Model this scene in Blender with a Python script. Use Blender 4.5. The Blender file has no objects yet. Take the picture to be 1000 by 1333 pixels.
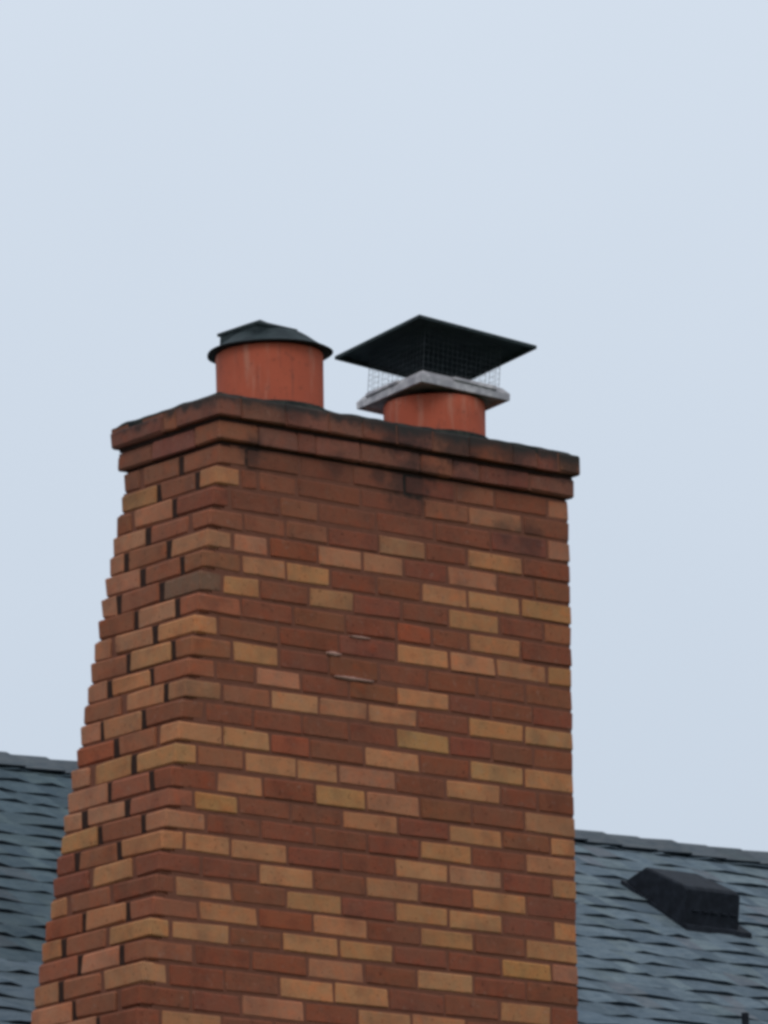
import bpy, bmesh, math, random
from mathutils import Vector, Matrix, noise

random.seed(11)
scene = bpy.context.scene
R = math.radians
OZ = 7.1                      # height of the chimney's corbel line above the ground (metres)

# ---------------------------------------------------------------- camera
cam_data = bpy.data.cameras.new('camera')
cam = bpy.data.objects.new('camera', cam_data)
scene.collection.objects.link(cam)
scene.camera = cam
cam_data.sensor_fit = 'HORIZONTAL'
cam_data.sensor_width = 36.0
cam_data.lens = 36.0 * 9647.1 / 1000.0
cam_data.clip_start = 0.5
cam_data.clip_end = 6000.0
cam.matrix_world = Matrix(((0.772761, -0.126597, -0.621943, -13.5524),
                           (-0.634175, -0.193733, -0.748525, -17.0755),
                           (-0.025729, 0.972852, -0.229994, -5.3795 + OZ),
                           (0, 0, 0, 1)))

# ---------------------------------------------------------------- sky and light (overcast)
SUN_EL, SUN_AZ = R(48), R(222)      # azimuth clockwise from +Y: light comes from behind and left of the viewer
world = bpy.data.worlds.new('World')
scene.world = world
world.use_nodes = True
nt = world.node_tree
nt.nodes.clear()
w_out = nt.nodes.new('ShaderNodeOutputWorld')
w_bg = nt.nodes.new('ShaderNodeBackground')
w_sky = nt.nodes.new('ShaderNodeTexSky')
w_sky.sky_type = 'NISHITA'
w_sky.sun_disc = False
w_sky.sun_elevation = SUN_EL
w_sky.sun_rotation = SUN_AZ
w_co = nt.nodes.new('ShaderNodeTexCoord')
w_sep = nt.nodes.new('ShaderNodeSeparateXYZ')
w_ramp = nt.nodes.new('ShaderNodeValToRGB')
w_noise = nt.nodes.new('ShaderNodeTexNoise')
w_noise.inputs['Scale'].default_value = 9.0
w_noise.inputs['Detail'].default_value = 3.0
w_add = nt.nodes.new('ShaderNodeMath'); w_add.operation = 'MULTIPLY_ADD'
w_add.inputs[1].default_value = 0.10
w_mix = nt.nodes.new('ShaderNodeMix'); w_mix.data_type = 'RGBA'
w_mix.inputs[0].default_value = 0.96          # closed cloud layer over the clear sky
nt.links.new(w_co.outputs['Generated'], w_sep.inputs[0])
nt.links.new(w_co.outputs['Generated'], w_noise.inputs['Vector'])
nt.links.new(w_noise.outputs['Fac'], w_add.inputs[0])
nt.links.new(w_sep.outputs['Z'], w_add.inputs[2])
nt.links.new(w_add.outputs[0], w_ramp.inputs[0])
w_ramp.color_ramp.elements[0].position = 0.20
w_ramp.color_ramp.elements[0].color = (0.575, 0.656, 0.760, 1)
w_ramp.color_ramp.elements[1].position = 0.36
w_ramp.color_ramp.elements[1].color = (0.685, 0.765, 0.868, 1)
w_scale = nt.nodes.new('ShaderNodeVectorMath'); w_scale.operation = 'SCALE'
w_scale.inputs['Scale'].default_value = 10.0
nt.links.new(w_ramp.outputs[0], w_scale.inputs[0])
nt.links.new(w_sky.outputs[0], w_mix.inputs[6])
nt.links.new(w_scale.outputs[0], w_mix.inputs[7])
nt.links.new(w_mix.outputs[2], w_bg.inputs['Color'])
w_bg.inputs['Strength'].default_value = 0.1
nt.links.new(w_bg.outputs[0], w_out.inputs['Surface'])

sun_data = bpy.data.lights.new('sun', 'SUN')
sun_data.energy = 0.7
sun_data.angle = R(25)
sun_data.color = (1.0, 0.96, 0.90)
sun = bpy.data.objects.new('sun', sun_data)
scene.collection.objects.link(sun)
sd = Vector((math.sin(SUN_AZ) * math.cos(SUN_EL), math.cos(SUN_AZ) * math.cos(SUN_EL), math.sin(SUN_EL)))
sun.rotation_euler = (-sd).to_track_quat('-Z', 'Y').to_euler()
sun.location = (0, 0, 30)

scene.view_settings.view_transform = 'Standard'
scene.view_settings.look = 'None'
scene.view_settings.exposure = 0.0
scene.view_settings.gamma = 1.0
scene.view_settings.use_curve_mapping = False
scene.render.engine = 'CYCLES'
scene.cycles.pixel_filter_type = 'BLACKMAN_HARRIS'
scene.cycles.filter_width = 3.5               # the photograph is a soft, far zoomed-in picture
scene.cycles.max_bounces = 6

# ---------------------------------------------------------------- helpers
ORG = {}                                       # object name -> world origin (chimney coordinates)

def tag(o, label=None, cat=None, group=None, kind=None):
    if label: o['label'] = label
    if cat: o['category'] = cat
    if group: o['group'] = group
    if kind: o['kind'] = kind
    return o

def empty(name, loc):
    o = bpy.data.objects.new(name, None)
    o.empty_display_size = 0.1
    scene.collection.objects.link(o)
    o.location = (loc[0], loc[1], loc[2] + OZ)
    ORG[o.name] = Vector(loc)
    return o

def build(name, V, F, m, parent=None, color=None, origin=None, smooth=False, mats=None, fm=None):
    V = [Vector(v) for v in V]
    if origin is None:
        lo = Vector((min(v.x for v in V), min(v.y for v in V), min(v.z for v in V)))
        hi = Vector((max(v.x for v in V), max(v.y for v in V), max(v.z for v in V)))
        origin = (lo + hi) / 2
    origin = Vector(origin)
    me = bpy.data.meshes.new(name)
    me.from_pydata([v - origin for v in V], [], F)
    for mm in (mats or [m]): me.materials.append(mm)
    if fm:
        for pgn, i in zip(me.polygons, fm): pgn.material_index = i
    if smooth:
        for pgn in me.polygons: pgn.use_smooth = True
    me.update()
    o = bpy.data.objects.new(name, me)
    scene.collection.objects.link(o)
    if parent is not None:
        o.parent = parent
        o.location = origin - ORG[parent.name]
    else:
        o.location = (origin.x, origin.y, origin.z + OZ)
    ORG[o.name] = origin
    if color is not None:
        o.color = (color[0], color[1], color[2], 1)
    return o

class Mesh:
    """collects shapes that make one part"""
    def __init__(s): s.V = []; s.F = []; s.M = []
    def add(s, V, F, mi=0):
        n = len(s.V); s.V += [Vector(v) for v in V]; s.F += [tuple(i + n for i in f) for f in F]; s.M += [mi] * len(F)
    def xf(s, M):
        s.V = [M @ v for v in s.V]; return s

def box_vf(x0, x1, y0, y1, z0, z1):
    V = [(x0,y0,z0),(x1,y0,z0),(x1,y1,z0),(x0,y1,z0),(x0,y0,z1),(x1,y0,z1),(x1,y1,z1),(x0,y1,z1)]
    F = [(0,3,2,1),(4,5,6,7),(0,1,5,4),(1,2,6,5),(2,3,7,6),(3,0,4,7)]
    return V, F

# a box with worn (chamfered) edges: 24 vertices, 26 faces
_CV = []; _CI = {}
for a in range(3):
    for sx in (-1, 1):
        for sy in (-1, 1):
            for sz in (-1, 1):
                _CI[(a, sx, sy, sz)] = len(_CV); _CV.append((a, (sx, sy, sz)))
_CF = []
def _orient(f):
    P = []
    for i in f:
        a, s = _CV[i]
        P.append(Vector([s[k] * (1.0 if k == a else 0.8) for k in range(3)]))
    c = sum(P, Vector()) / len(P)
    n = Vector()
    for i in range(len(P)): n += (P[i] - c).cross(P[(i + 1) % len(P)] - c)
    return f if n.dot(c) > 0 else tuple(reversed(f))
for a in range(3):
    b, c = [k for k in range(3) if k != a]
    for s in (-1, 1):
        f = []
        for (p, q) in ((-1, -1), (1, -1), (1, 1), (-1, 1)):
            t = [0, 0, 0]; t[a] = s; t[b] = p; t[c] = q
            f.append(_CI[(a, *t)])
        _CF.append(_orient(tuple(f)))
for a in range(3):
    for b in range(a + 1, 3):
        c = 3 - a - b
        for sa in (-1, 1):
            for sb in (-1, 1):
                f = []
                for (ax, sc) in ((a, -1), (a, 1), (b, 1), (b, -1)):
                    t = [0, 0, 0]; t[a] = sa; t[b] = sb; t[c] = sc
                    f.append(_CI[(ax, *t)])
                _CF.append(_orient(tuple(f)))
for sx in (-1, 1):
    for sy in (-1, 1):
        for sz in (-1, 1):
            _CF.append(_orient((_CI[(0, sx, sy, sz)], _CI[(1, sx, sy, sz)], _CI[(2, sx, sy, sz)])))

def worn_box(x0, x1, y0, y1, z0, z1, c=0.005, jit=0.0015):
    mid = ((x0 + x1) / 2, (y0 + y1) / 2, (z0 + z1) / 2)
    h = ((x1 - x0) / 2, (y1 - y0) / 2, (z1 - z0) / 2)
    cj = {}
    V = []
    for a, s in _CV:
        if s not in cj:
            cj[s] = (c * random.uniform(0.5, 1.7), [random.uniform(-jit, jit) for _ in range(3)])
        cc, jv = cj[s]
        V.append(tuple(mid[k] + s[k] * (h[k] - (0 if k == a else cc)) + jv[k] for k in range(3)))
    return V, list(_CF)

def tube_vf(x, y, prof, seg=48, wob=0.0):
    """lathe: prof = [(r, z), ...] open profile, outer to inner"""
    V = []; F = []
    for r, z in prof:
        for i in range(seg):
            t = 2 * math.pi * i / seg
            rr = r * (1 + wob * noise.noise(Vector((math.cos(t) * 1.5, math.sin(t) * 1.5, z * 4))))
            V.append((x + rr * math.cos(t), y + rr * math.sin(t), z))
    for j in range(len(prof) - 1):
        for i in range(seg):
            k = (i + 1) % seg
            F.append((j * seg + i, j * seg + k, (j + 1) * seg + k, (j + 1) * seg + i))
    return V, F

def rod_vf(p, q, r, n=6):
    p, q = Vector(p), Vector(q)
    d = (q - p).normalized()
    a = d.orthogonal().normalized(); b = d.cross(a)
    V = []
    for e in (p, q):
        for i in range(n):
            t = 2 * math.pi * i / n
            V.append(e + r * (math.cos(t) * a + math.sin(t) * b))
    F = [(i, (i + 1) % n, n + (i + 1) % n, n + i) for i in range(n)]
    F += [tuple(reversed(range(n))), tuple(range(n, 2 * n))]
    return V, F

# ---------------------------------------------------------------- materials
class NT:
    def __init__(s, name, rough=0.9, spec=0.2, metal=0.0):
        s.m = bpy.data.materials.new(name); s.m.use_nodes = True
        s.t = s.m.node_tree; s.b = s.t.nodes['Principled BSDF']
        s.b.inputs['Roughness'].default_value = rough
        s.b.inputs['Specular IOR Level'].default_value = spec
        s.b.inputs['Metallic'].default_value = metal
    def n(s, kind, **kw):
        o = s.t.nodes.new(kind)
        for k, v in kw.items(): setattr(o, k, v)
        return o
    def l(s, a, b): s.t.links.new(a, b)
    def pos(s):
        if not hasattr(s, '_p'): s._p = s.n('ShaderNodeNewGeometry').outputs['Position']
        return s._p
    def noise(s, scale, detail=4, vec=None, rough=0.6, stretch=None):
        v = vec or s.pos()
        if stretch:
            mp = s.n('ShaderNodeMapping'); mp.inputs['Scale'].default_value = stretch; s.l(v, mp.inputs[0]); v = mp.outputs[0]
        x = s.n('ShaderNodeTexNoise'); x.inputs['Scale'].default_value = scale; x.inputs['Detail'].default_value = detail
        x.inputs['Roughness'].default_value = rough
        s.l(v, x.inputs['Vector']); return x.outputs['Fac']
    def remap(s, fac, a, b, c=0.0, d=1.0):
        x = s.n('ShaderNodeMapRange'); x.interpolation_type = 'SMOOTHSTEP'
        for i, v in enumerate((a, b, c, d)): x.inputs[i + 1].default_value = v
        s.l(fac, x.inputs[0]); return x.outputs[0]
    def math(s, op, a, b=None):
        x = s.n('ShaderNodeMath', operation=op)
        for i, v in enumerate((a, b)):
            if v is None: continue
            if isinstance(v, (int, float)): x.inputs[i].default_value = v
            else: s.l(v, x.inputs[i])
        return x.outputs[0]
    def mix(s, fac, a, b, mode='MIX'):
        x = s.n('ShaderNodeMix', data_type='RGBA', blend_type=mode)
        for i, v in ((0, fac), (6, a), (7, b)):
            if isinstance(v, (int, float)): x.inputs[i].default_value = v
            elif isinstance(v, tuple): x.inputs[i].default_value = (*v, 1)
            else: s.l(v, x.inputs[i])
        return x.outputs[2]
    def blob(s, p, r, nz=None):
        """1 near the world point p, fading to 0 at r, with a ragged edge"""
        x = s.n('ShaderNodeVectorMath', operation='DISTANCE')
        s.l(s.pos(), x.inputs[0]); x.inputs[1].default_value = (p[0], p[1], p[2] + OZ)
        d = x.outputs['Value']
        if nz is not None: d = s.math('ADD', d, s.math('MULTIPLY', s.math('SUBTRACT', nz, 0.5), r * 1.6))
        return s.remap(d, r * 0.25, r, 1.0, 0.0)
    def bump(s, h, strength=0.4, dist=0.003):
        x = s.n('ShaderNodeBump'); x.inputs['Strength'].default_value = strength; x.inputs['Distance'].default_value = dist
        s.l(h, x.inputs['Height']); s.l(x.outputs[0], s.b.inputs['Normal'])
    def out(s, c): s.l(c, s.b.inputs['Base Color']); return s.m

def brick_material(name, crown=False, mixed=False):
    t = NT(name, 0.92, 0.15)
    col = t.n('ShaderNodeObjectInfo').outputs['Color']
    if mixed:                                    # joined bricks: tan and red by piece
        isl = t.n('ShaderNodeNewGeometry').outputs['Random Per Island']
        col = t.mix(t.remap(isl, 0.66, 0.68), col, (0.48, 0.225, 0.105))
    big = t.noise(11, 4); mid = t.noise(28, 5); fine = t.noise(160, 3)
    c = t.mix(t.remap(mid, 0.35, 0.7, 0.0, 0.55), col, t.mix(1.0, col, (1.25, 0.92, 0.80), 'MULTIPLY'))
    c = t.mix(t.remap(big, 0.48, 0.72, 0.0, 0.60), c, t.mix(1.0, c, (0.66, 0.68, 0.78), 'MULTIPLY'))
    c = t.mix(t.remap(t.noise(16, 3), 0.56, 0.74, 0.0, 0.55), c, t.mix(1.0, c, (1.28, 0.95, 0.78), 'MULTIPLY'))
    c = t.mix(t.remap(t.noise(5, 3), 0.45, 0.70, 0.0, 0.35), c, (0.235, 0.105, 0.062))
    c = t.mix(t.remap(fine, 0.50, 0.72, 0.0, 0.40), c, t.mix(1.0, c, (0.60, 0.58, 0.60), 'MULTIPLY'))
    c = t.mix(t.remap(t.noise(45, 3), 0.60, 0.78, 0.0, 0.35), c, (0.36, 0.25, 0.19))       # pale efflorescence
    c = t.mix(t.remap(t.noise(75, 2), 0.64, 0.72, 0.0, 0.75), c, t.mix(1.0, c, (0.42, 0.40, 0.42), 'MULTIPLY'))   # pits
    c = t.mix(t.remap(t.noise(3.2, 5, stretch=(1.6, 1.6, 0.55)), 0.48, 0.72, 0.0, 0.5), c, t.mix(1.0, c, (0.70, 0.68, 0.70), 'MULTIPLY'))   # run-off streaks across courses
    sp = t.n('ShaderNodeSeparateXYZ'); t.l(t.pos(), sp.inputs[0])
    hz = t.math('ADD', sp.outputs['Z'], t.math('MULTIPLY', t.math('SUBTRACT', t.noise(5, 4, stretch=(1.5, 1.5, 0.6)), 0.5), 0.9))
    c = t.mix(t.remap(hz, OZ - 0.45, OZ + 0.10, 0.0, 0.20), c, (0.110, 0.062, 0.052))      # grime washed down from the crown
    rag = t.noise(22, 4)
    soot = t.math('MULTIPLY', t.blob((0.74, 0.0, -0.024), 0.14, rag), 0.75)
    for p, r, k in (((0.62, 0.0, -0.02), 0.05, 0.6), ((0.126, 0.0, -0.012), 0.075, 0.7), ((1.22, 0.0, -0.15), 0.09, 0.55), ((1.12, 0.0, -0.13), 0.06, 0.5),
                    ((0.93, -0.03, 0.13), 0.15, 0.8), ((0.70, -0.03, 0.135), 0.15, 0.8), ((1.15, -0.03, 0.145), 0.13, 0.7), ((1.38, -0.03, 0.145), 0.13, 0.85), ((0.45, 0.0, -0.01), 0.07, 0.5), ((0.95, 0.0, 0.0), 0.08, 0.5),
                    ((0.25, -0.03, 0.135), 0.07, 0.5)):
        soot = t.math('MAXIMUM', soot, t.math('MULTIPLY', t.blob(p, r, rag), k))
    c = t.mix(t.math('MULTIPLY', soot, 0.9), c, (0.028, 0.026, 0.026))
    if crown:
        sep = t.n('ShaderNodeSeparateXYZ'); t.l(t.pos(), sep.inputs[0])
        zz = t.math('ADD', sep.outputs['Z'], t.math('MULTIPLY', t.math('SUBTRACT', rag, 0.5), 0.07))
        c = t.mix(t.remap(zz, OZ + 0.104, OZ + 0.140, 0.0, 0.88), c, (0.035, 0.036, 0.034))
    t.bump(t.math('ADD', mid, t.math('MULTIPLY', fine, 0.6)), 0.6, 0.004)
    return t.out(c)

M = {}
M['brick'] = brick_material('brick')
M['low_brick'] = brick_material('mixed_brick', mixed=True)
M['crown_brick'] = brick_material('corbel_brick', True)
t = NT('mortar', 0.95, 0.1)
n1 = t.noise(30, 4)
sm = t.math('MAXIMUM', t.blob((0.74, 0.0, -0.024), 0.13, t.noise(22, 4)), t.blob((0.126, 0.0, -0.012), 0.08, t.noise(22, 4)))
M['mortar'] = t.out(t.mix(sm, t.mix(n1, (0.150, 0.062, 0.040), (0.250, 0.100, 0.064)), (0.03, 0.025, 0.022)))
t = NT('dark_mortar_and_shade', 0.95, 0.1)
M['dark_mortar_and_shade'] = t.out(t.mix(t.noise(40, 4), (0.024, 0.014, 0.012), (0.070, 0.038, 0.029)))  # dark head joints, and the painted shade below the corbel courses
t = NT('sooty_mortar', 0.95, 0.1)
n1 = t.noise(24, 5); t.bump(n1, 0.8, 0.01)
M['wash'] = t.out(t.mix(t.remap(n1, 0.4, 0.7), (0.016, 0.019, 0.018), (0.050, 0.050, 0.040)))
t = NT('pale_mortar', 0.95, 0.1)
M['pale'] = t.out(t.mix(t.noise(90, 3), (0.40, 0.20, 0.15), (0.52, 0.32, 0.26)))
t = NT('clay', 0.8, 0.25)
n1 = t.noise(9, 5); n2 = t.noise(40, 4); n3 = t.noise(6, 4, stretch=(6, 6, 0.8))
c = t.mix(n1, (0.44, 0.092, 0.050), (0.58, 0.130, 0.066))
c = t.mix(t.remap(n3, 0.50, 0.70, 0, 0.6), c, (0.54, 0.24, 0.16))
c = t.mix(t.remap(n2, 0.55, 0.75, 0, 0.4), c, (0.22, 0.07, 0.045))
c = t.mix(t.remap(t.noise(60, 3), 0.60, 0.72, 0, 0.5), c, (0.20, 0.06, 0.04))
c = t.mix(t.remap(t.noise(11, 4, stretch=(4, 4, 0.5)), 0.56, 0.74, 0, 0.45), c, (0.16, 0.07, 0.055))
t.bump(n2, 0.3, 0.003)
M['clay'] = t.out(c)
def metal(name, c0, c1, rough, spec=0.4, met=0.0, sc=25):
    t = NT(name, rough, spec, met)
    a = t.noise(sc, 5); b = t.noise(7, 4, stretch=(1, 1, 0.4))
    c = t.mix(t.remap(a, 0.35, 0.7), c0, c1)
    c = t.mix(t.remap(b, 0.5, 0.75, 0, 0.6), c, c0)
    t.bump(a, 0.25, 0.002)
    return t.out(c)
M['black_metal'] = metal('weathered_black_metal', (0.014, 0.022, 0.025), (0.032, 0.046, 0.048), 0.7, 0.25)
M['galv'] = metal('galvanised_steel', (0.36, 0.34, 0.36), (0.70, 0.66, 0.66), 0.6, 0.4, 0.1)
M['wire'] = metal('wire', (0.05, 0.055, 0.06), (0.10, 0.11, 0.12), 0.6, 0.4, 0.1)
M['vent'] = metal('vent_plastic', (0.007, 0.009, 0.014), (0.018, 0.022, 0.031), 0.75, 0.2)
t = NT('shingle', 0.95, 0.12)
col = t.n('ShaderNodeObjectInfo').outputs['Color']
rnd = t.n('ShaderNodeNewGeometry').outputs['Random Per Island']
n1 = t.noise(5, 4); n2 = t.noise(240, 2); n3 = t.noise(35, 4, stretch=(0.5, 1, 1))
c = t.mix(t.remap(n3, 0.3, 0.75, 0, 0.7), col, t.mix(1.0, col, (0.55, 0.62, 0.70), 'MULTIPLY'))
c = t.mix(t.remap(n2, 0.5, 0.7, 0, 0.5), c, t.mix(1.0, c, (1.6, 1.5, 1.45), 'MULTIPLY'))
c = t.mix(t.remap(n1, 0.5, 0.75, 0, 0.35), c, (0.10, 0.13, 0.13))
c = t.mix(t.remap(t.noise(14, 4, stretch=(1, 2.5, 2.5)), 0.45, 0.75, 0, 0.5), c, (0.060, 0.085, 0.105))
c = t.mix(t.remap(t.noise(50, 3), 0.64, 0.76, 0, 0.45), c, (0.24, 0.22, 0.24))
t.bump(n2, 0.5, 0.002)
M['shingle'] = t.out(c)
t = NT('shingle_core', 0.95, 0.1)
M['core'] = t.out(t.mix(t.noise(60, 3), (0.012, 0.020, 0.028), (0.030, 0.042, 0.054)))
t = NT('render_wall', 0.95, 0.1)
M['wall'] = t.out(t.mix(t.noise(3, 5), (0.20, 0.10, 0.075), (0.28, 0.15, 0.11)))
t = NT('grass', 1.0, 0.05)
M['ground'] = t.out(t.mix(t.noise(0.6, 6), (0.035, 0.055, 0.022), (0.075, 0.095, 0.040)))

TONE = {'L': (0.495, 0.232, 0.107), 'P': (0.455, 0.205, 0.110), 'Y': (0.455, 0.225, 0.090), 'M': (0.325, 0.125, 0.068),
        'R': (0.262, 0.090, 0.050), 'O': (0.325, 0.098, 0.048), 'K': (0.245, 0.125, 0.080), 'V': (0.248, 0.086, 0.053),
        'B': (0.265, 0.096, 0.051), 'C': (0.275, 0.108, 0.072)}
def tone(k):
    if k == '?': k = random.choice('RRRRVBBR')
    if k == 'c': k = random.choice('CCCVM')
    b = TONE[k]; g = random.uniform(0.94, 1.05) if k in 'RVB' else random.uniform(0.90, 1.08)
    return tuple(min(1, v * g * random.uniform(0.95, 1.05)) for v in b)

# ---------------------------------------------------------------- ground
gs = 3000
gV = [(-gs, -gs, -OZ), (gs, -gs, -OZ), (gs, gs, -OZ), (-gs, gs, -OZ)]
g = build('ground', gV, [(0, 1, 2, 3)], M['ground'])
tag(g, kind='structure')

# ---------------------------------------------------------------- chimney
chimney = empty('brick_chimney', (0.55, 0.25, -OZ))
tag(chimney, 'tall brick chimney of mixed red and tan bricks, widening downward, with two clay flues', 'chimney')

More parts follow.
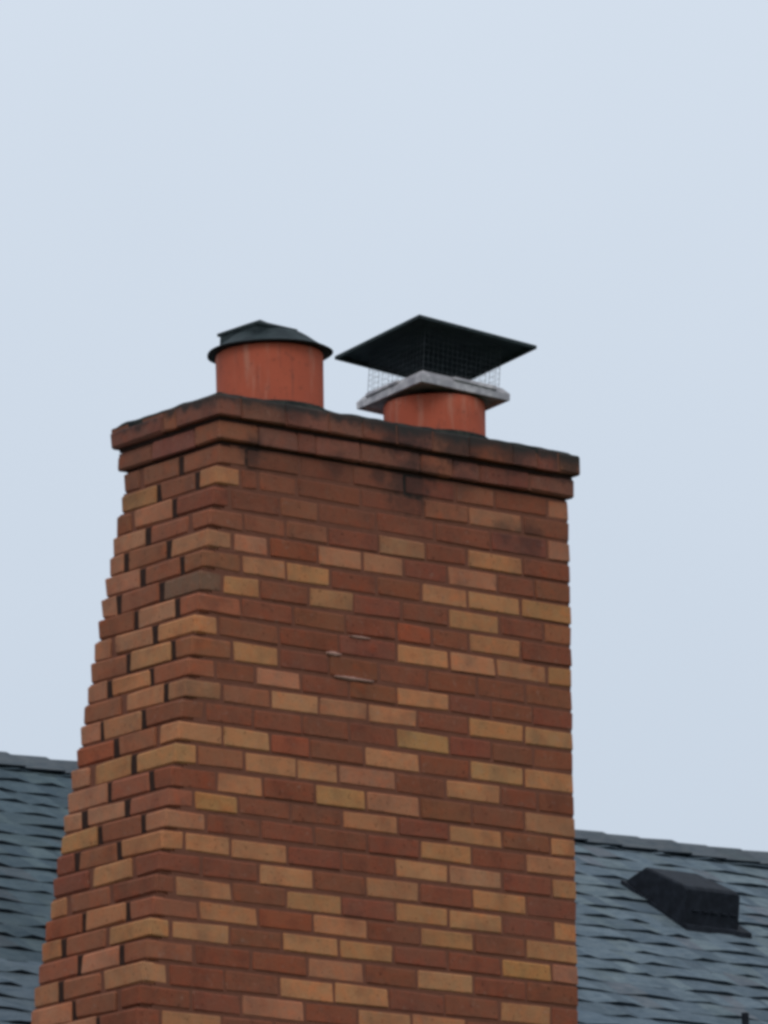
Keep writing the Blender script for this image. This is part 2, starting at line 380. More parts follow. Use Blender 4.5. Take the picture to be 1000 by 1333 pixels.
# every course: z below the corbel (top, bottom), x left, x right, y front, y back, corner brick, front bricks, side bricks
COURSES = [
    (0.0,0.068,-0.0073,1.39,-0.0006,0.478,[0.095,0.175,'M'],[[0.104,0.302,'?'],[0.311,0.508,'?'],[0.517,0.715,'?'],[0.724,0.921,'?'],[0.93,1.083,'M'],[1.092,1.298,'?'],[1.307,1.39,'P']],[[0.2,0.378,'M'],[0.403,0.478,'?']]),
    (0.068,0.1352,-0.0219,1.3878,-0.0018,0.4793,[0.071,0.081,'L'],[[0.08,0.138,'?'],[0.147,0.288,'M'],[0.297,0.539,'?'],[0.548,0.791,'?'],[0.8,0.973,'M'],[0.982,1.193,'P'],[1.202,1.388,'?']],[[0.106,0.276,'M'],[0.301,0.479,'Y']]),
    (0.1352,0.2048,-0.0366,1.3856,-0.0031,0.4806,[0.027,0.179,'R'],[[0.036,0.219,'?'],[0.228,0.369,'M'],[0.378,0.599,'?'],[0.608,0.83,'?'],[0.839,1.06,'?'],[1.069,1.291,'?'],[1.3,1.386,'P']],[[0.204,0.386,'P'],[0.411,0.481,'?']]),
    (0.2048,0.2694,-0.051,1.3834,-0.0043,0.482,[0.075,0.083,'M'],[[0.084,0.24,'M'],[0.249,0.405,'M'],[0.414,0.603,'?'],[0.612,0.793,'P'],[0.802,0.96,'?'],[0.969,1.185,'L'],[1.194,1.383,'?']],[[0.108,0.292,'?'],[0.317,0.482,'P']]),
    (0.2694,0.3376,-0.0653,1.3813,-0.0055,0.4833,[0.031,0.176,'P'],[[0.04,0.171,'P'],[0.18,0.363,'O'],[0.372,0.538,'P'],[0.547,0.703,'P'],[0.712,0.876,'?'],[0.885,1.081,'P'],[1.09,1.231,'?'],[1.24,1.381,'?']],[[0.201,0.384,'?'],[0.409,0.483,'P']]),
    (0.3376,0.4045,-0.0798,1.3791,-0.0067,0.4846,[0.063,0.091,'M'],[[0.072,0.234,'L'],[0.243,0.408,'L'],[0.417,0.588,'?'],[0.597,0.768,'?'],[0.777,0.953,'L'],[0.962,1.172,'L'],[1.181,1.379,'Y']],[[0.116,0.29,'?'],[0.315,0.485,'?']]),
    (0.4045,0.4738,-0.0945,1.3769,-0.008,0.4859,[-0.013,0.173,'K'],[[-0.004,0.13,'L'],[0.139,0.321,'?'],[0.33,0.496,'L'],[0.505,0.686,'?'],[0.695,0.875,'?'],[0.884,1.08,'L'],[1.089,1.263,'?'],[1.272,1.377,'M']],[[0.198,0.388,'M'],[0.413,0.486,'?']]),
    (0.4738,0.5418,-0.1092,1.3747,-0.0092,0.4872,[0.055,0.081,'M'],[[0.064,0.257,'?'],[0.266,0.46,'?'],[0.469,0.663,'?'],[0.672,0.804,'O'],[0.813,0.952,'?'],[0.961,1.164,'L'],[1.173,1.375,'?']],[[0.106,0.286,'P'],[0.311,0.487,'?']]),
    (0.5418,0.6096,-0.1239,1.3725,-0.0105,0.4886,[-0.034,0.174,'L'],[[-0.025,0.197,'?'],[0.206,0.429,'?'],[0.438,0.66,'?'],[0.669,0.871,'L'],[0.88,1.057,'L'],[1.066,1.267,'L'],[1.276,1.372,'Y']],[[0.199,0.38,'?'],[0.405,0.489,'P']]),
    (0.6096,0.6799,-0.1387,1.3702,-0.0117,0.4899,[0.017,0.07,'M'],[[0.026,0.193,'L'],[0.202,0.389,'?'],[0.398,0.585,'?'],[0.594,0.781,'?'],[0.79,0.978,'?'],[0.987,1.174,'?'],[1.183,1.37,'?']],[[0.095,0.286,'L'],[0.311,0.49,'?']]),
    (0.6799,0.744,-0.1532,1.3681,-0.0129,0.4912,[-0.051,0.159,'M'],[[-0.042,0.101,'?'],[0.11,0.279,'P'],[0.288,0.466,'?'],[0.475,0.653,'?'],[0.662,0.864,'L'],[0.873,1.032,'?'],[1.041,1.2,'?'],[1.209,1.368,'?']],[[0.184,0.369,'L'],[0.394,0.491,'P']]),
    (0.744,0.8104,-0.1672,1.366,-0.0141,0.4925,[-0.03,0.071,'P'],[[-0.021,0.157,'M'],[0.166,0.345,'L'],[0.354,0.537,'P'],[0.546,0.732,'L'],[0.741,0.938,'?'],[0.947,1.162,'L'],[1.171,1.366,'L']],[[0.096,0.28,'?'],[0.305,0.493,'?']]),
    (0.8104,0.8792,-0.1818,1.3638,-0.0153,0.4938,[-0.097,0.163,'B'],[[-0.088,0.089,'?'],[0.098,0.275,'?'],[0.284,0.461,'?'],[0.47,0.646,'?'],[0.655,0.857,'Y'],[0.866,1.026,'?'],[1.035,1.195,'?'],[1.204,1.364,'?']],[[0.188,0.369,'L'],[0.394,0.494,'P']]),
    (0.8792,0.9479,-0.1966,1.3616,-0.0166,0.4952,[-0.033,0.075,'L'],[[-0.024,0.151,'L'],[0.16,0.3,'O'],[0.309,0.516,'?'],[0.525,0.734,'L'],[0.743,0.934,'?'],[0.943,1.154,'L'],[1.163,1.362,'L']],[[0.1,0.28,'M'],[0.305,0.495,'O']]),
    (0.9479,1.0177,-0.2115,1.3593,-0.0178,0.4965,[-0.132,0.178,'L'],[[-0.123,0.048,'M'],[0.057,0.249,'L'],[0.258,0.41,'L'],[0.419,0.637,'P'],[0.646,0.835,'?'],[0.844,1.057,'L'],[1.066,1.208,'?'],[1.217,1.359,'?']],[[0.203,0.385,'L'],[0.41,0.497,'P']]),
    (1.0177,1.0887,-0.2266,1.357,-0.0191,0.4979,[-0.059,0.07,'R'],[[-0.05,0.116,'L'],[0.125,0.317,'?'],[0.326,0.515,'Y'],[0.524,0.727,'P'],[0.736,0.937,'?'],[0.946,1.147,'?'],[1.156,1.357,'P']],[[0.095,0.278,'M'],[0.303,0.498,'P']]),
    (1.0887,1.1523,-0.2411,1.3549,-0.0203,0.4992,[-0.149,0.174,'M'],[[-0.14,0.019,'Y'],[0.028,0.219,'?'],[0.228,0.419,'?'],[0.428,0.639,'L'],[0.648,0.84,'?'],[0.849,1.056,'L'],[1.065,1.25,'?'],[1.259,1.355,'L']],[[0.199,0.387,'P'],[0.412,0.499,'?']]),
    (1.1523,1.2183,-0.255,1.3528,-0.0215,0.5005,[-0.105,0.082,'P'],[[-0.096,0.102,'?'],[0.111,0.308,'?'],[0.317,0.514,'?'],[0.523,0.721,'?'],[0.73,0.929,'L'],[0.938,1.146,'?'],[1.155,1.353,'L']],[[0.107,0.298,'M'],[0.323,0.5,'L']]),
    (1.2183,1.2854,-0.2693,1.3506,-0.0227,0.5018,[-0.191,0.182,'L'],[[-0.182,-0.016,'L'],[-0.007,0.202,'L'],[0.211,0.411,'?'],[0.42,0.62,'?'],[0.629,0.833,'L'],[0.842,1.049,'P'],[1.058,1.249,'?'],[1.258,1.351,'L']],[[0.207,0.392,'M'],[0.417,0.502,'?']]),
    (1.2854,1.3548,-0.284,1.3484,-0.024,0.5031,[-0.128,0.093,'R'],[[-0.119,0.087,'?'],[0.096,0.299,'L'],[0.308,0.503,'?'],[0.512,0.714,'L'],[0.723,0.922,'?'],[0.931,1.145,'L'],[1.154,1.348,'?']],[[0.118,0.301,'L'],[0.326,0.503,'?']]),
    (1.3548,1.4218,-0.2987,1.3462,-0.0252,0.5044,[-0.231,0.186,'R'],[[-0.222,-0.015,'L'],[-0.006,0.19,'?'],[0.199,0.404,'L'],[0.413,0.614,'?'],[0.623,0.826,'L'],[0.835,1.042,'L'],[1.051,1.247,'?'],[1.256,1.346,'L']],[[0.211,0.398,'?'],[0.423,0.504,'L']]),
    (1.4218,1.4887,-0.3131,1.344,-0.0264,0.5058,[-0.144,0.086,'M'],[[-0.135,0.081,'L'],[0.09,0.29,'O'],[0.299,0.502,'L'],[0.511,0.71,'?'],[0.719,0.924,'L'],[0.933,1.131,'?'],[1.14,1.344,'L']],[[0.111,0.301,'L'],[0.326,0.506,'O']]),
    (1.4887,1.5543,-0.3274,1.3419,-0.0276,0.507,[-0.254,0.17,'L'],[[-0.245,-0.03,'L'],[-0.021,0.169,'?'],[0.178,0.388,'L'],[0.397,0.601,'L'],[0.61,0.815,'?'],[0.824,1.029,'?'],[1.038,1.233,'Y'],[1.242,1.342,'P']],[[0.195,0.391,'M'],[0.416,0.507,'L']]),
    (1.5543,1.6234,-0.3418,1.3397,-0.0288,0.5084,[-0.167,0.082,'M'],[[-0.158,0.048,'?'],[0.057,0.264,'?'],[0.273,0.484,'P'],[0.493,0.692,'?'],[0.701,0.914,'L'],[0.923,1.127,'?'],[1.136,1.34,'?']],[[0.107,0.29,'P'],[0.315,0.508,'?']]),
    (1.6234,1.6947,-0.357,1.3374,-0.0301,0.5097,[-0.268,0.162,'L'],[[-0.259,-0.057,'?'],[-0.048,0.154,'?'],[0.163,0.364,'L'],[0.373,0.576,'L'],[0.585,0.796,'?'],[0.805,1.015,'?'],[1.024,1.225,'L'],[1.234,1.337,'?']],[[0.187,0.367,'?'],[0.392,0.51,'?']]),
    (1.6947,1.7636,-0.372,1.3352,-0.0314,0.5111,[-0.184,0.062,'R'],[[-0.175,0.005,'?'],[0.014,0.246,'P'],[0.255,0.453,'?'],[0.462,0.663,'L'],[0.672,0.876,'L'],[0.885,1.106,'?'],[1.115,1.335,'?']],[[0.087,0.284,'M'],[0.309,0.511,'P']]),
    (1.7636,1.8313,-0.3867,1.333,-0.0326,0.5124,[-0.301,0.148,'R'],[[-0.292,-0.073,'L'],[-0.064,0.128,'?'],[0.137,0.329,'?'],[0.338,0.53,'?'],[0.539,0.73,'?'],[0.739,0.931,'?'],[0.94,1.132,'?'],[1.141,1.333,'?']],[[0.173,0.353,'?'],[0.378,0.512,'?']]),
    (1.8313,1.899,-0.4013,1.3308,-0.0339,0.5138,[-0.212,0.088,'M'],[[-0.203,-0.02,'?'],[-0.011,0.173,'?'],[0.182,0.366,'?'],[0.375,0.559,'?'],[0.568,0.752,'?'],[0.761,0.945,'?'],[0.954,1.138,'?'],[1.147,1.331,'?']],[[0.113,0.292,'?'],[0.318,0.514,'?']]),
    (1.899,1.9667,-0.4159,1.3286,-0.0351,0.5151,[-0.315,0.192,'R'],[[-0.306,-0.11,'?'],[-0.101,0.096,'?'],[0.105,0.301,'?'],[0.31,0.507,'?'],[0.516,0.712,'?'],[0.721,0.918,'?'],[0.927,1.123,'?'],[1.132,1.329,'?']],[[0.217,0.397,'?'],[0.422,0.515,'?']]),
]

BED = 0.0112
core = Mesh(); side_m = Mesh(); joints_shade = Mesh(); rear = Mesh(); low = Mesh()
def brick(V, F, tn, nm='brick', mk='brick'):
    return build(nm, V, F, M[mk], chimney, tone(tn))

def rear_bricks(dst, xl, xr, yf, yb, z0, z1, odd):
    x = xr - 0.002
    y = yf + (0.105 if odd else 0.2)
    while y < yb - 0.01:
        y1 = min(y + 0.195, yb)
        dst.add(*box_vf(xr - 0.09, xr + 0.001, y, y1, z0, z1)); y = y1 + 0.01
    x = xr - 0.1 - (0.1 if odd else 0.0)
    while x > xl + 0.12:
        x0 = max(x - 0.195, xl + 0.10)
        dst.add(*box_vf(x0, x, yb - 0.09, yb, z0, z1)); x = x0 - 0.01

def core_box(za, zb, xl, xr, yf, yb):
    core.add(*box_vf(xl + 0.045, xr - 0.003, yf + 0.0032, yb - 0.008, -zb + 0.0004, -za - 0.0004))
    side_m.add(*box_vf(xl + 0.0075, xl + 0.046, yf + 0.008, yb - 0.012, -zb + 0.0008, -za - 0.0008))

for ci, (za, zb, xl, xr, yf, yb, corner, front, side) in enumerate(COURSES):
    z1, z0 = -za - BED / 2, -zb + BED / 2
    core_box(za, zb, xl, xr, yf, yb)
    tall = ci % 2 == 1
    if ci >= 27:                                  # courses below the picture
        low.add(*worn_box(xl, corner[0], yf, corner[1], z0, z1))
        for a, b, tn in front: low.add(*worn_box(a, b, yf, yf + 0.09, z0, z1))
        for a, b, tn in side: low.add(*worn_box(xl, xl + 0.09, a, b, z0, z1))
        rear_bricks(low, xl, xr, yf, yb, z0, z1, tall)
        continue
    pr = lambda s=0.0016: random.uniform(-s, s)
    zj = lambda: random.uniform(-0.0012, 0.0012)
    cj = zj()
    brick(*worn_box(xl + pr(), corner[0], yf + pr(), corner[1], z0 + cj, z1 + cj, 0.0045), corner[2])
    for a, b, tn in front:
        q = zj(); w = b - a
        if b > xr - 0.01: brick(*worn_box(a + pr(), xr, yf + pr(0.002), yf + 0.09, z0 + q, z1 + q, 0.0025, 0.0012), tn)
        else: brick(*worn_box(a + pr(), b + pr(), yf + pr(0.0012), yf + 0.09, z0 + q, z1 + q, 0.0034, 0.0012), tn)
    for a, b, tn in side:
        q = zj()
        brick(*worn_box(xl + pr(0.003), xl + 0.09, a + pr(0.002), b + pr(0.002), z0 + q - 0.0018, z1 + q + 0.0018, 0.005, 0.002), tn if tn != '?' else random.choice('VMMPPM'))
    rear_bricks(rear, xl, xr, yf, yb, z0, z1, tall)
    prev = corner[1]
    for a, b, tn in side:                          # dark fill, slightly recessed, in the head joints of the weather side
        joints_shade.add(*box_vf(xl + random.uniform(0.003, 0.010), xl + 0.05, prev - 0.003, a + 0.003, z0 + 0.0005, z1 - 0.0005)); prev = b
# the shaft goes on down to the ground below the frame
za = COURSES[-1][1]; xl, xr, yf, yb = COURSES[-1][2:6]
n = 0
while za < OZ - 0.02:
    zb = min(za + 0.0677, OZ)
    if n < 18: xl -= 0.0145
    core_box(za, zb, xl, xr, yf, yb)
    if n < 70:
        z1, z0 = -za - BED / 2, -zb + BED / 2
        st = n % 2 == 0
        low.add(*box_vf(xl, xl + (0.195 if st else 0.095), yf, yf + (0.095 if st else 0.195), z0, z1))
        x = xl + (0.205 if st else 0.105)
        while x < xr - 0.03:
            x1 = min(x + 0.195, xr); low.add(*box_vf(x, x1, yf, yf + 0.09, z0, z1)); x = x1 + 0.01
        y = yf + (0.105 if st else 0.205)
        while y < yb - 0.03:
            y1 = min(y + 0.19, yb); low.add(*box_vf(xl, xl + 0.09, y, y1, z0, z1)); y = y1 + 0.012
        rear_bricks(low, xl, xr, yf, yb, z0, z1, st)
    za = zb; n += 1

# corbel: two oversailing courses
def spans(cuts, lo, hi, j=0.0035):
    e = [lo - j / 2] + cuts + [hi + j / 2]
    return [(e[i] + j / 2, e[i + 1] - j / 2) for i in range(len(e) - 1)]
def corbel(off, z0, z1, fc, lc, corner_t, ftones, ltones):
    xl, xr, yf, yb = -off, 1.39 + off, -off, 0.48 + off
    fs = spans(fc, xl, xr); ls = spans(lc, yf, yb)
    j = lambda s=0.0014: random.uniform(-s, s)
    brick(*worn_box(xl, fs[0][1], yf, ls[0][1], z0, z1, 0.0045, 0.0014), corner_t, 'corbel_brick', 'crown_brick')
    for (a, b), tn in zip(fs[1:], ftones):
        last = b > xr - 0.01
        brick(*worn_box(a, b, yf + j(), yf + (0.11 if not last else 0.2), z0, z1 + j(), 0.010 if last else 0.0045, 0.0014), tn, 'corbel_brick', 'crown_brick')
    for (a, b), tn in zip(ls[1:], ltones):
        last = b > yb - 0.01
        brick(*worn_box(xl + j(), xl + 0.11, a, b, z0, z1 - (0.012 if last else 0.0) + j(), 0.008 if last else 0.0045, 0.0014), tn, 'corbel_brick', 'crown_brick')
    # back and right side
    y = yf + 0.21
    while y < yb - 0.02:
        y1 = min(y + 0.2, yb); rear.add(*worn_box(xr - 0.11, xr, y, y1, z0, z1, 0.008, 0.002)); y = y1 + 0.008
    x = xl + 0.118
    while x < xr - 0.13:
        x1 = min(x + 0.2, xr - 0.118); rear.add(*worn_box(x, x1, yb - 0.11, yb, z0, z1, 0.008, 0.002)); x = x1 + 0.008
    core.add(*box_vf(xl + 0.005, xr - 0.005, yf + 0.005, yb - 0.005, z0 + 0.003, z1 - 0.004))
    joints_shade.add(*box_vf(xl + 0.022, xr - 0.022, yf + 0.022, yb - 0.022, z0 - 0.0120, z0 + 0.002))  # near-black strip: shadow under the overhang, put in as colour
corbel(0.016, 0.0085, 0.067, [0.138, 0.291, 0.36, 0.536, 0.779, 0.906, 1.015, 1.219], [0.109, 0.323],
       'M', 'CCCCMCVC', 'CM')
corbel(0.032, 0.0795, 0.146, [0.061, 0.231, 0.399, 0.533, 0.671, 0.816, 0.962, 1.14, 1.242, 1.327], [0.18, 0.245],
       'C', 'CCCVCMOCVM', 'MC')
build('mortar_core', core.V, core.F, M['mortar'], chimney, origin=(0.55, 0.25, -2))['kind'] = 'stuff'
build('side_mortar', side_m.V, side_m.F, M['mortar'], chimney, origin=(0, 0.25, -2))['kind'] = 'stuff'
build('head_joints_and_ledge_shade', joints_shade.V, joints_shade.F, M['dark_mortar_and_shade'], chimney, origin=(0, 0.25, -2))['kind'] = 'stuff'
build('rear_brickwork', rear.V, rear.F, M['brick'], chimney, TONE['R'], origin=(0.55, 0.25, -1))['kind'] = 'stuff'
build('lower_brickwork', low.V, low.F, M['low_brick'], chimney, TONE['B'], origin=(0.55, 0.25, -3))['kind'] = 'stuff'

# weathered mortar crown on top, lumpy towards the edges
nx, ny = 64, 24
V = []; F = []
x0, x1, y0, y1 = -0.026, 1.416, -0.026, 0.505
for j in range(ny + 1):
    for i in range(nx + 1):
        u = i / nx; v = j / ny
        x = x0 + (x1 - x0) * u; y = y0 + (y1 - y0) * v
        e = min(x - x0, x1 - x, y - y0, y1 - y)
        rr = 0.006 * noise.noise(Vector((x * 9, y * 9, 3)))
        # rounded far corner on the right
        z = 0.1440 + 0.011 * min(1, e / 0.02) + 0.03 * min(1, e / 0.2) + 0.007 * noise.noise(Vector((x * 14, y * 14, 1))) * min(1, (e + .004) / 0.02)
        V.append((x + rr * (1 if e > 0 else 0.8), y + rr * 0.8, z))
for j in range(ny):
    for i in range(nx):
        a = j * (nx + 1) + i; F.append((a, a + 1, a + nx + 2, a + nx + 1))
nb = len(V)
rim = [i for i in range(nx + 1)] + [j * (nx + 1) + nx for j in range(1, ny + 1)] + [ny * (nx + 1) + i for i in range(nx - 1, -1, -1)] + [j * (nx + 1) for j in range(ny - 1, 0, -1)]
for r_ in rim: V.append((V[r_].x if hasattr(V[r_], 'x') else V[r_][0], V[r_][1], 0.13))
for k in range(len(rim)):
    k2 = (k + 1) % len(rim); F.append((rim[k2], rim[k], nb + k, nb + k2))
build('mortar_crown', V, F, M['wash'], chimney, smooth=True)

# pale smears of mortar left on the face
for (a, za_, b, th) in ((0.412, -0.6775, 0.563, 0.0115), (0.476, -0.5445, 0.556, 0.009), (0.384, -0.608, 0.440, 0.013)):
    ym = za_ * 0.0182 - 0.0036
    n = 10; V = []; F = []
    for i in range(n + 1):
        u = i / n; x = a + (b - a) * u
        h = 0.6 * th * max(0.12, math.sin(math.pi * (0.06 + 0.88 * u)) ** 0.6) * random.uniform(0.75, 1.15)
        for (dy, dz) in ((0.006, -h), (-0.002, -h * 0.55), (-0.0025, h * 0.5), (0.006, h)):
            V.append((x, ym + dy, za_ + dz + random.uniform(-0.0006, 0.0006)))
    for i in range(n):
        for k in range(3):
            A = i * 4 + k; F.append((A, A + 4, A + 5, A + 1))
    F.append((0, 1, 2, 3)); F.append(tuple(reversed([n * 4 + k for k in range(4)])))
    build('mortar_smear', V, F, M['pale'], chimney, smooth=True)

# clay flues
def flue(x, y, r, zt, lab):
    V, F = tube_vf(x, y, [(r * 0.985, 0.10), (r, 0.17), (r * 1.005, zt - 0.05), (r * 1.01, zt - 0.008), (r * 0.995, zt), (r * 0.87, zt), (r * 0.86, zt - 0.01), (r * 0.86, 0.14)], 64, 0.008)
    o = build('clay_flue', V, F, M['clay'], chimney, smooth=True); o['label'] = lab
    # ring of bedding mortar round the foot
    V, F = tube_vf(x, y, [(r + 0.035, 0.165), (r + 0.028, 0.185), (r + 0.012, 0.197), (r - 0.004, 0.203)], 40, 0.05)
    build('bedding_mortar', V, F, M['wash'], o, smooth=True)
    return o
PL, PR = (0.397, 0.25), (1.06, 0.25)
flue(*PL, 0.166, 0.385, 'round orange clay flue under the dark hooded cap')
flue(*PR, 0.160, 0.318, 'round orange clay flue under the wide square lid')

# ---------------------------------------------------------------- left cap: round brim, small hipped hood
lc = empty('chimney_cap', (PL[0], PL[1], 0.385))
tag(lc, 'small dark hooded metal cap with a round brim on the taller left clay flue', 'chimney cap', 'caps on the chimney flues')
V, F = tube_vf(*PL, [(0.150, 0.3865), (0.186, 0.3870), (0.1945, 0.3875), (0.1945, 0.3900), (0.176, 0.3985), (0.150, 0.416), (0.124, 0.436), (0.110, 0.445), (0.0, 0.449)], 48, 0.05)
build('brim', V, F, M['black_metal'], lc)
V, F = tube_vf(*PL, [(0.140, 0.30), (0.150, 0.389), (0.0, 0.391)], 32)
build('throat_plate', V, F, M['black_metal'], lc)
m = Mesh()
hx0, hx1, hy0, hy1 = 0.282, 0.438, 0.162, 0.358
m.add(*worn_box(hx0 + 0.001, hx1 - 0.004, hy0 + 0.001, hy1 - 0.001, 0.395, 0.458, 0.006, 0.002))
build('hood', m.V, m.F, M['black_metal'], lc)
m = Mesh()
V = [(hx0 - 0.002, hy0 - 0.002, 0.450), (hx1 + 0.002, hy0 - 0.002, 0.446), (hx1 + 0.002, hy1 + 0.002, 0.448), (hx0 - 0.002, hy1 + 0.002, 0.452),
     (hx0 - 0.002, hy0 - 0.002, 0.459), (hx1 + 0.002, hy0 - 0.002, 0.455), (hx1 + 0.002, hy1 + 0.002, 0.457), (hx0 - 0.002, hy1 + 0.002, 0.461),
     (hx0 + 0.06, hy0 + 0.06, 0.486), (hx1 - 0.06, hy0 + 0.07, 0.484), (hx1 - 0.06, hy1 - 0.07, 0.484), (hx0 + 0.06, hy1 - 0.07, 0.487)]
F = [(0, 3, 2, 1), (0, 1, 5, 4), (1, 2, 6, 5), (2, 3, 7, 6), (3, 0, 4, 7), (4, 5, 9, 8), (5, 6, 10, 9), (6, 7, 11, 10), (7, 4, 8, 11), (8, 9, 10, 11)]
m.add(V, F)
build('hipped_top', m.V, m.F, M['black_metal'], lc)
# ---------------------------------------------------------------- right cap: square lid, mesh cage, flanged base
rc = empty('chimney_cap', (PR[0], PR[1], 0.318))
tag(rc, 'wide square dark lid raised on a wire cage above a pale metal base, right flue', 'chimney cap', 'caps on the chimney flues')
def rot(yaw, tx, ty): return Matrix.Rotation(R(yaw), 4, 'Z') @ Matrix.Rotation(R(tx), 4, 'X') @ Matrix.Rotation(R(ty), 4, 'Y')
BM = Matrix.Translation((1.058, 0.2515, 0.337)) @ rot(-3.3, -2.67, 3.32)
LM = Matrix.Translation((1.067, 0.2442, 0.4907)) @ rot(-3.5, -4.1, 5.2)
def frustum(rings):
    """square rings: (half size, z) from the outside edge inward"""
    V = []; F = []
    for h, z in rings: V += [(-h, -h, z), (h, -h, z), (h, h, z), (-h, h, z)]
    for j in range(len(rings) - 1):
        for i in range(4):
            k = (i + 1) % 4; F.append((4 * j + i, 4 * j + k, 4 * j + 4 + k, 4 * j + 4 + i))
    return V, F
m = Mesh()   # lid: folded edge all round, low pyramid, underside a few mm below
V, F = frustum([(0.219, -0.006), (0.2285, -0.0065), (0.2285, 0.0045), (0.205, 0.009), (0.002, 0.034)])
m.add(V, F + [(16, 17, 18, 19)])
V, F = frustum([(0.219, -0.006), (0.216, 0.0035), (0.002, 0.026)])
m.add(V, [tuple(reversed(f)) for f in F] + [(11, 10, 9, 8)])
m.xf(LM); build('lid', m.V, m.F, M['black_metal'], rc)
m = Mesh()   # base flange: hipped collar with turned down edge
V, F = frustum([(0.150, -0.012), (0.168, -0.020), (0.1725, -0.018), (0.1735, 0.0030), (0.1700, 0.008), (0.156, 0.024), (0.140, 0.030)])
m.add(V, F)
V, F = frustum([(0.150, -0.012), (0.060, -0.006), (0.060, 0.02)])
m.add(V, [tuple(reversed(f)) for f in F])
m.xf(BM); build('base_flange', m.V, m.F, M['galv'], rc)
for sx, sy in ((0, -1), (1, 0), (0, 1), (-1, 0)):    # lip pressed round the middle of each side
    m = Mesh()
    if sx: m.add(*worn_box(sx * 0.165 - 0.013, sx * 0.165 + 0.013, -0.05, 0.12, 0.006, 0.020, 0.003, 0.001))
    else: m.add(*worn_box(-0.05, 0.12, sy * 0.165 - 0.013, sy * 0.165 + 0.013, 0.006, 0.020, 0.003, 0.001))
    m.xf(BM); build('clamp_lip', m.V, m.F, M['galv'], rc)
V, F = tube_vf(*PR, [(0.112, 0.25), (0.112, 0.345)], 32)
build('collar', V, F, M['black_metal'], rc)
# inner stack rising from the flange to the lid
m = Mesh()
V, F = frustum([(0.085, 0.0), (0.085, 0.10)]); m.add(V, F)
def corner_pt(Mx, a, b, z=0.0): return Mx @ Vector((a, b, z))
hc = 0.148
for a, b in ((-1, -1), (1, -1), (1, 1), (-1, 1)):
    m2 = Mesh(); m2.add(*rod_vf(corner_pt(BM, a * hc, b * hc, 0.018), corner_pt(LM, a * hc, b * hc, 0.008), 0.0010, 6))
    build('cage_post', m2.V, m2.F, M['wire'], rc)
cs = [(-1, -1), (1, -1), (1, 1), (-1, 1)]
for i in range(4):
    a, b = cs[i], cs[(i + 1) % 4]
    m2 = Mesh()
    P0 = lambda t: corner_pt(BM, hc * (a[0] + (b[0] - a[0]) * t), hc * (a[1] + (b[1] - a[1]) * t), 0.02)
    P1 = lambda t: corner_pt(LM, hc * (a[0] + (b[0] - a[0]) * t), hc * (a[1] + (b[1] - a[1]) * t), 0.008)
    N = 16
    for k in range(1, N): m2.add(*rod_vf(P0(k / N), P1(k / N), 0.00045, 4))
    for k in range(0, 9):
        s = k / 8; m2.add(*rod_vf(P0(0).lerp(P1(0), s), P0(1).lerp(P1(1), s), 0.00045, 4))
    build('wire_mesh', m2.V, m2.F, M['wire'], rc)

# ---------------------------------------------------------------- house behind
YR, ZR, PITCH = 3.0, -0.311, R(33)
cp, sp = math.cos(PITCH), math.sin(PITCH)
XA, XB = -4.2, 8.6
SL = 3.05
house = empty('house', (2.0, 3.0, -OZ))
tag(house, 'brick house with a dark blue grey shingled gable roof standing behind the chimney', 'house')
def rp(x, s, h=0.0):               # point on the near roof slope: s metres down from the ridge, h above the deck
    return Vector((x, YR - s * cp - h * sp, ZR - s * sp + h * cp))
m = Mesh()
n_ = 0.02
V = [rp(XA, 0, -n_), rp(XB, 0, -n_), rp(XB, SL, -n_), rp(XA, SL, -n_)]
far = [Vector((v.x, 2 * YR - v.y, v.z)) for v in V]
under = [v - Vector((0, 0, 0.12)) for v in V] ; underf = [v - Vector((0, 0, 0.12)) for v in far]
m.add(V + far + under + underf, [(0, 3, 2, 1), (4, 5, 6, 7), (8, 9, 10, 11), (12, 15, 14, 13), (3, 11, 10, 2), (6, 14, 15, 7),
      (0, 8, 11, 3), (1, 2, 10, 9), (4, 7, 15, 12), (5, 13, 14, 6)])
roof = build('roof', m.V, m.F, M['core'], house)
wy0, wy1 = YR - SL * cp + 0.35, YR + SL * cp - 0.35
wx0, wx1 = XA + 0.3, XB - 0.3
we = ZR - (YR - wy0) / cp * sp - 0.16
V = [(wx0, wy0, -OZ), (wx1, wy0, -OZ), (wx1, wy1, -OZ), (wx0, wy1, -OZ), (wx0, wy0, we), (wx1, wy0, we), (wx1, wy1, we), (wx0, wy1, we), (wx0, YR, ZR - 0.18), (wx1, YR, ZR - 0.18)]
F = [(0, 1, 5, 4), (2, 3, 7, 6), (1, 2, 6, 9, 5), (3, 0, 4, 8, 7)]
build('wall', V, F, M['wall'], house)

# shingle courses: each tab its own slab, thick butt edge, rows 127 mm apart
MI = cam.matrix_world.inverted()
FPX = 9647.1
def px(v):
    q = MI @ Vector((v.x, v.y, v.z + OZ))
    return 500 + FPX * q.x / -q.z, 666.5 - FPX * q.y / -q.z
def in_view(v):
    x, y = px(v)
    if not (-25 < x < 1030 and 960 < y < 1350): return False
    xl_ = 110 - (y - 935) * 0.166
    return x < xl_ + 22 or x > 738
EXP = 0.107
field = Mesh(); ridge_rest = Mesh()
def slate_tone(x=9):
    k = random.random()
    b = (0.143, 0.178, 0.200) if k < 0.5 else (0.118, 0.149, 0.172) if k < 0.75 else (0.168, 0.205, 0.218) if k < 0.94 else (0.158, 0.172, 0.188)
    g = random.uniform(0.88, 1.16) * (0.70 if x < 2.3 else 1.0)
    return (b[0] * g * (0.92 if x < 2.3 else 1), b[1] * g, b[2] * g)
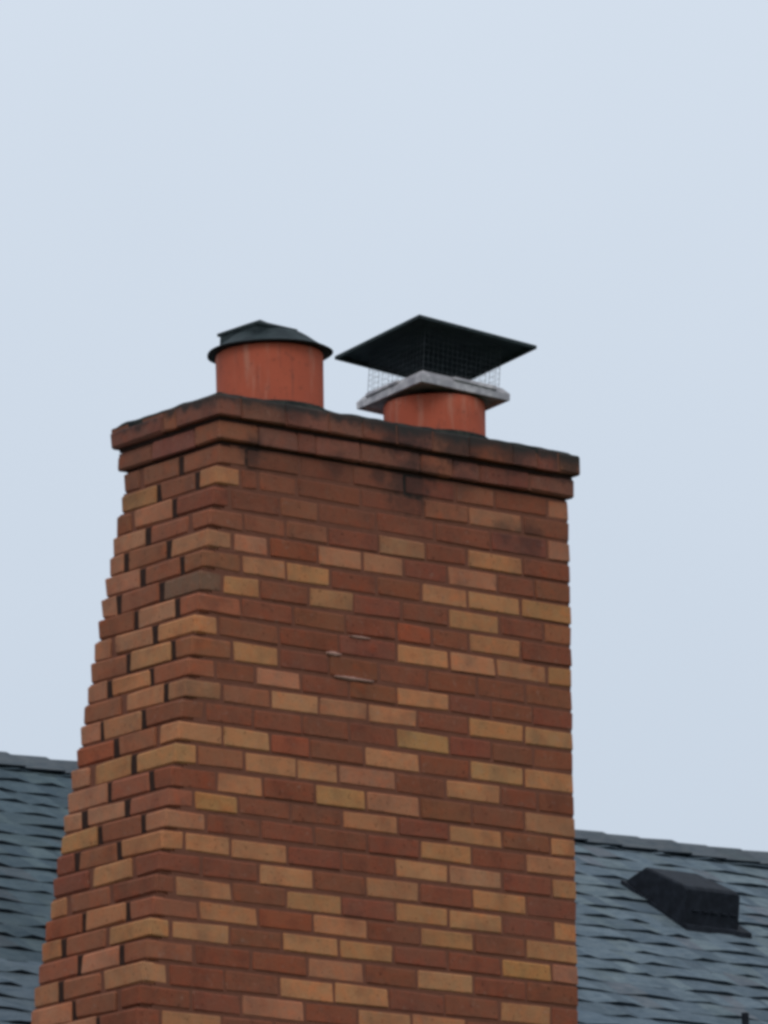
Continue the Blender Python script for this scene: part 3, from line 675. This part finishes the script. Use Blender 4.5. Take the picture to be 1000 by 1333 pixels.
def tab(x0, x1, s0, s1, l0, l1, d0=0.0, d1=0.0):
    """slab from s0 (up slope, tucked) to s1 (butt edge); l0/l1 = how far each end of the butt has lifted"""
    t = 0.0040
    V = [rp(x0, s0, 0.0), rp(x1, s0, 0.0), rp(x1, s1 + d1, l1 * 0.45), rp(x0, s1 + d0, l0 * 0.45),
         rp(x0, s0, t), rp(x1, s0, t), rp(x1, s1 + d1, 0.0050 + l1), rp(x0, s1 + d0, 0.0050 + l0)]
    F = [(0, 1, 2, 3), (4, 7, 6, 5), (3, 2, 6, 7), (0, 3, 7, 4), (1, 5, 6, 2)]
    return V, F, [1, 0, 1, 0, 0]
row = 0; s = 0.02
nshown = 0
while s < SL - 0.02:
    s1 = s + EXP
    x = XA + random.uniform(-0.1, 0.0)
    high = random.random() < 0.5; l0 = 0.010 if high else 0.001; d0 = 0.0
    while x < XB:
        w = random.choice((0.05, 0.065, 0.08, 0.10, 0.12)) * random.uniform(0.85, 1.15)
        x1 = min(x + w, XB)
        l1 = random.uniform(0.009, 0.014) if high else random.uniform(0.0, 0.003)
        d1 = random.uniform(-0.003, 0.003)
        if random.random() < 0.62: high = not high
        V, F, FM = tab(x, x1 - 0.0002, s - 0.03, s1, l0, l1, d0, d1)
        l0, d0 = l1, d1
        c = rp((x + x1) / 2, (s + s1) / 2, 0.01)
        if in_view(c) and nshown < 300:
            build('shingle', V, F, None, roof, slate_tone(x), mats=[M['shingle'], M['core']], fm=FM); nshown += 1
        else:
            field.add(V, F); 
            field.M[-5:] = FM
        x = x1
    s = s1; row += 1
print('shingles', nshown)
o = build('shingle_field', field.V, field.F, None, roof, (0.145, 0.185, 0.215), mats=[M['shingle'], M['core']], fm=field.M, origin=(2, 2, -1)); o['kind'] = 'stuff'
# far slope, simple rows
fs = Mesh(); s = 0.02
while s < SL:
    x = XA
    while x < XB:
        x1 = min(x + 0.3, XB)
        V, F, FM = tab(x, x1 - 0.002, s - 0.03, s + EXP, 0.004, 0.006)
        fs.add([Vector((v.x, 2 * YR - v.y, v.z)) for v in V], [tuple(reversed(f)) for f in F]); fs.M[-5:] = FM
        x = x1
    s += EXP
o = build('far_shingle_field', fs.V, fs.F, None, roof, (0.145, 0.185, 0.215), mats=[M['shingle'], M['core']], fm=fs.M, origin=(2, 4, -1)); o['kind'] = 'stuff'
# ridge caps
x = XA; k = 0
while x < XB:
    x1 = x + 0.17
    wv = 0.006 * noise.noise(Vector((x * 0.9, 7, 0)))
    V = []
    for (xx, up) in ((x - 0.012, 0.016), (x1, 0.024 + random.uniform(-0.002, 0.003))):
        for sgn, s_ in ((1, 0.115), (1, 0.02), (0, 0.0), (-1, 0.02), (-1, 0.115)):
            for th in (0.0, 0.007):
                b_ = rp(xx, s_, up + th - 0.004)
                if s_ == 0: b_ = Vector((xx, YR, ZR + up + th + wv - 0.004))
                if sgn < 0: b_.y = 2 * YR - b_.y
                b_.z += wv
                V.append(b_)
    F = []
    for q in range(4):
        a0 = q * 2
        F.append((a0 + 1, a0 + 3, 10 + a0 + 3, 10 + a0 + 1)[::-1])
        F.append((a0, a0 + 2, 10 + a0 + 2, 10 + a0))
    F += [(0, 1, 11, 10)[::-1], (8, 9, 19, 18)]
    F += [(0, 2, 3, 1), (2, 4, 5, 3), (4, 6, 7, 5), (6, 8, 9, 7), (10, 11, 13, 12), (12, 13, 15, 14), (14, 15, 17, 16), (16, 17, 19, 18)]
    FM = [0, 1] * 4 + [1, 1] + [1] * 8
    c = Vector(((x + x1) / 2, YR, ZR))
    if in_view(c):
        g_ = random.uniform(0.8, 1.15)
        build('ridge_cap', V, F, None, roof, (0.105 * g_, 0.116 * g_, 0.124 * g_), mats=[M['shingle'], M['core']], fm=FM)
    else:
        ridge_rest.add(V, F); ridge_rest.M[-len(F):] = FM
    x = x1
o = build('ridge_run', ridge_rest.V, ridge_rest.F, None, roof, (0.12, 0.13, 0.14), mats=[M['shingle'], M['core']], fm=ridge_rest.M, origin=(2, 3, -.3)); o['kind'] = 'stuff'

# ---------------------------------------------------------------- slant-back vent on the right slope
vx0, vx1 = 3.848, 4.103
s0 = 0.508
rv = empty('roof_vent', tuple(rp(3.96, 0.70)))
tag(rv, 'dark box shaped slant back vent on the shingles right of the chimney', 'roof vent')
H0 = 0.018
prof = [(0.0, 0.006), (0.070, 0.092), (0.300, 0.122), (0.318, 0.116), (0.368, 0.002)]
V = []
for xx, ins in ((vx0, 0), (vx0 + 0.008, 1), (vx1 - 0.008, 1), (vx1, 0)):
    for (ss, hh) in prof:
        V.append(rp(xx, s0 + ss, H0 + hh - (0 if ins else 0.006) * (1 if hh > 0.05 else 0)))
F = []
n = len(prof)
for q in range(3):
    for k in range(n - 1):
        F.append((q * n + k, q * n + k + 1, (q + 1) * n + k + 1, (q + 1) * n + k))
F += [tuple(range(n))[::-1], tuple(range(3 * n, 4 * n))]
build('hood', V, F, M['vent'], rv)
m = Mesh()
V = [rp(vx0 - 0.012, s0 - 0.015, 0.020), rp(vx1 + 0.05, s0 - 0.015, 0.020), rp(vx1 + 0.05, s0 + 0.388, 0.022), rp(vx0 - 0.004, s0 + 0.384, 0.022)]
m.add(V + [rp(v_.x, (YR - v_.y) / cp, 0.0) for v_ in V], [(0, 3, 2, 1), (3, 7, 6, 2), (0, 4, 7, 3), (1, 2, 6, 5)])
V2 = m.V
build('flange', m.V, m.F, M['vent'], rv)
for k in range(5):
    m = Mesh(); xx = vx0 + 0.03 + k * 0.045
    m.add(*rod_vf(rp(xx, s0 + 0.352, 0.068), rp(xx + 0.03, s0 + 0.352, 0.068), 0.004, 6))
    build('louvre', m.V, m.F, M['vent'], rv)

# narrow vent pipe near the lower right
pb = Vector((2.927, 0.947, -1.621))
vp = empty('vent_pipe', tuple(pb))
tag(vp, 'thin black vent pipe poking up at the lower right edge of the roof', 'vent pipe')
V, F = tube_vf(pb.x, pb.y, [(0.0, -1.68), (0.0125, -1.68), (0.0125, -1.362), (0.0115, -1.360), (0.010, -1.360), (0.010, -1.42)], 16)
build('pipe', V, F, M['vent'], vp, smooth=False)
V, F = tube_vf(pb.x, pb.y, [(0.05, -1.665), (0.045, -1.61), (0.016, -1.57), (0.012, -1.57)], 20)
build('boot', V, F, M['vent'], vp, smooth=True)
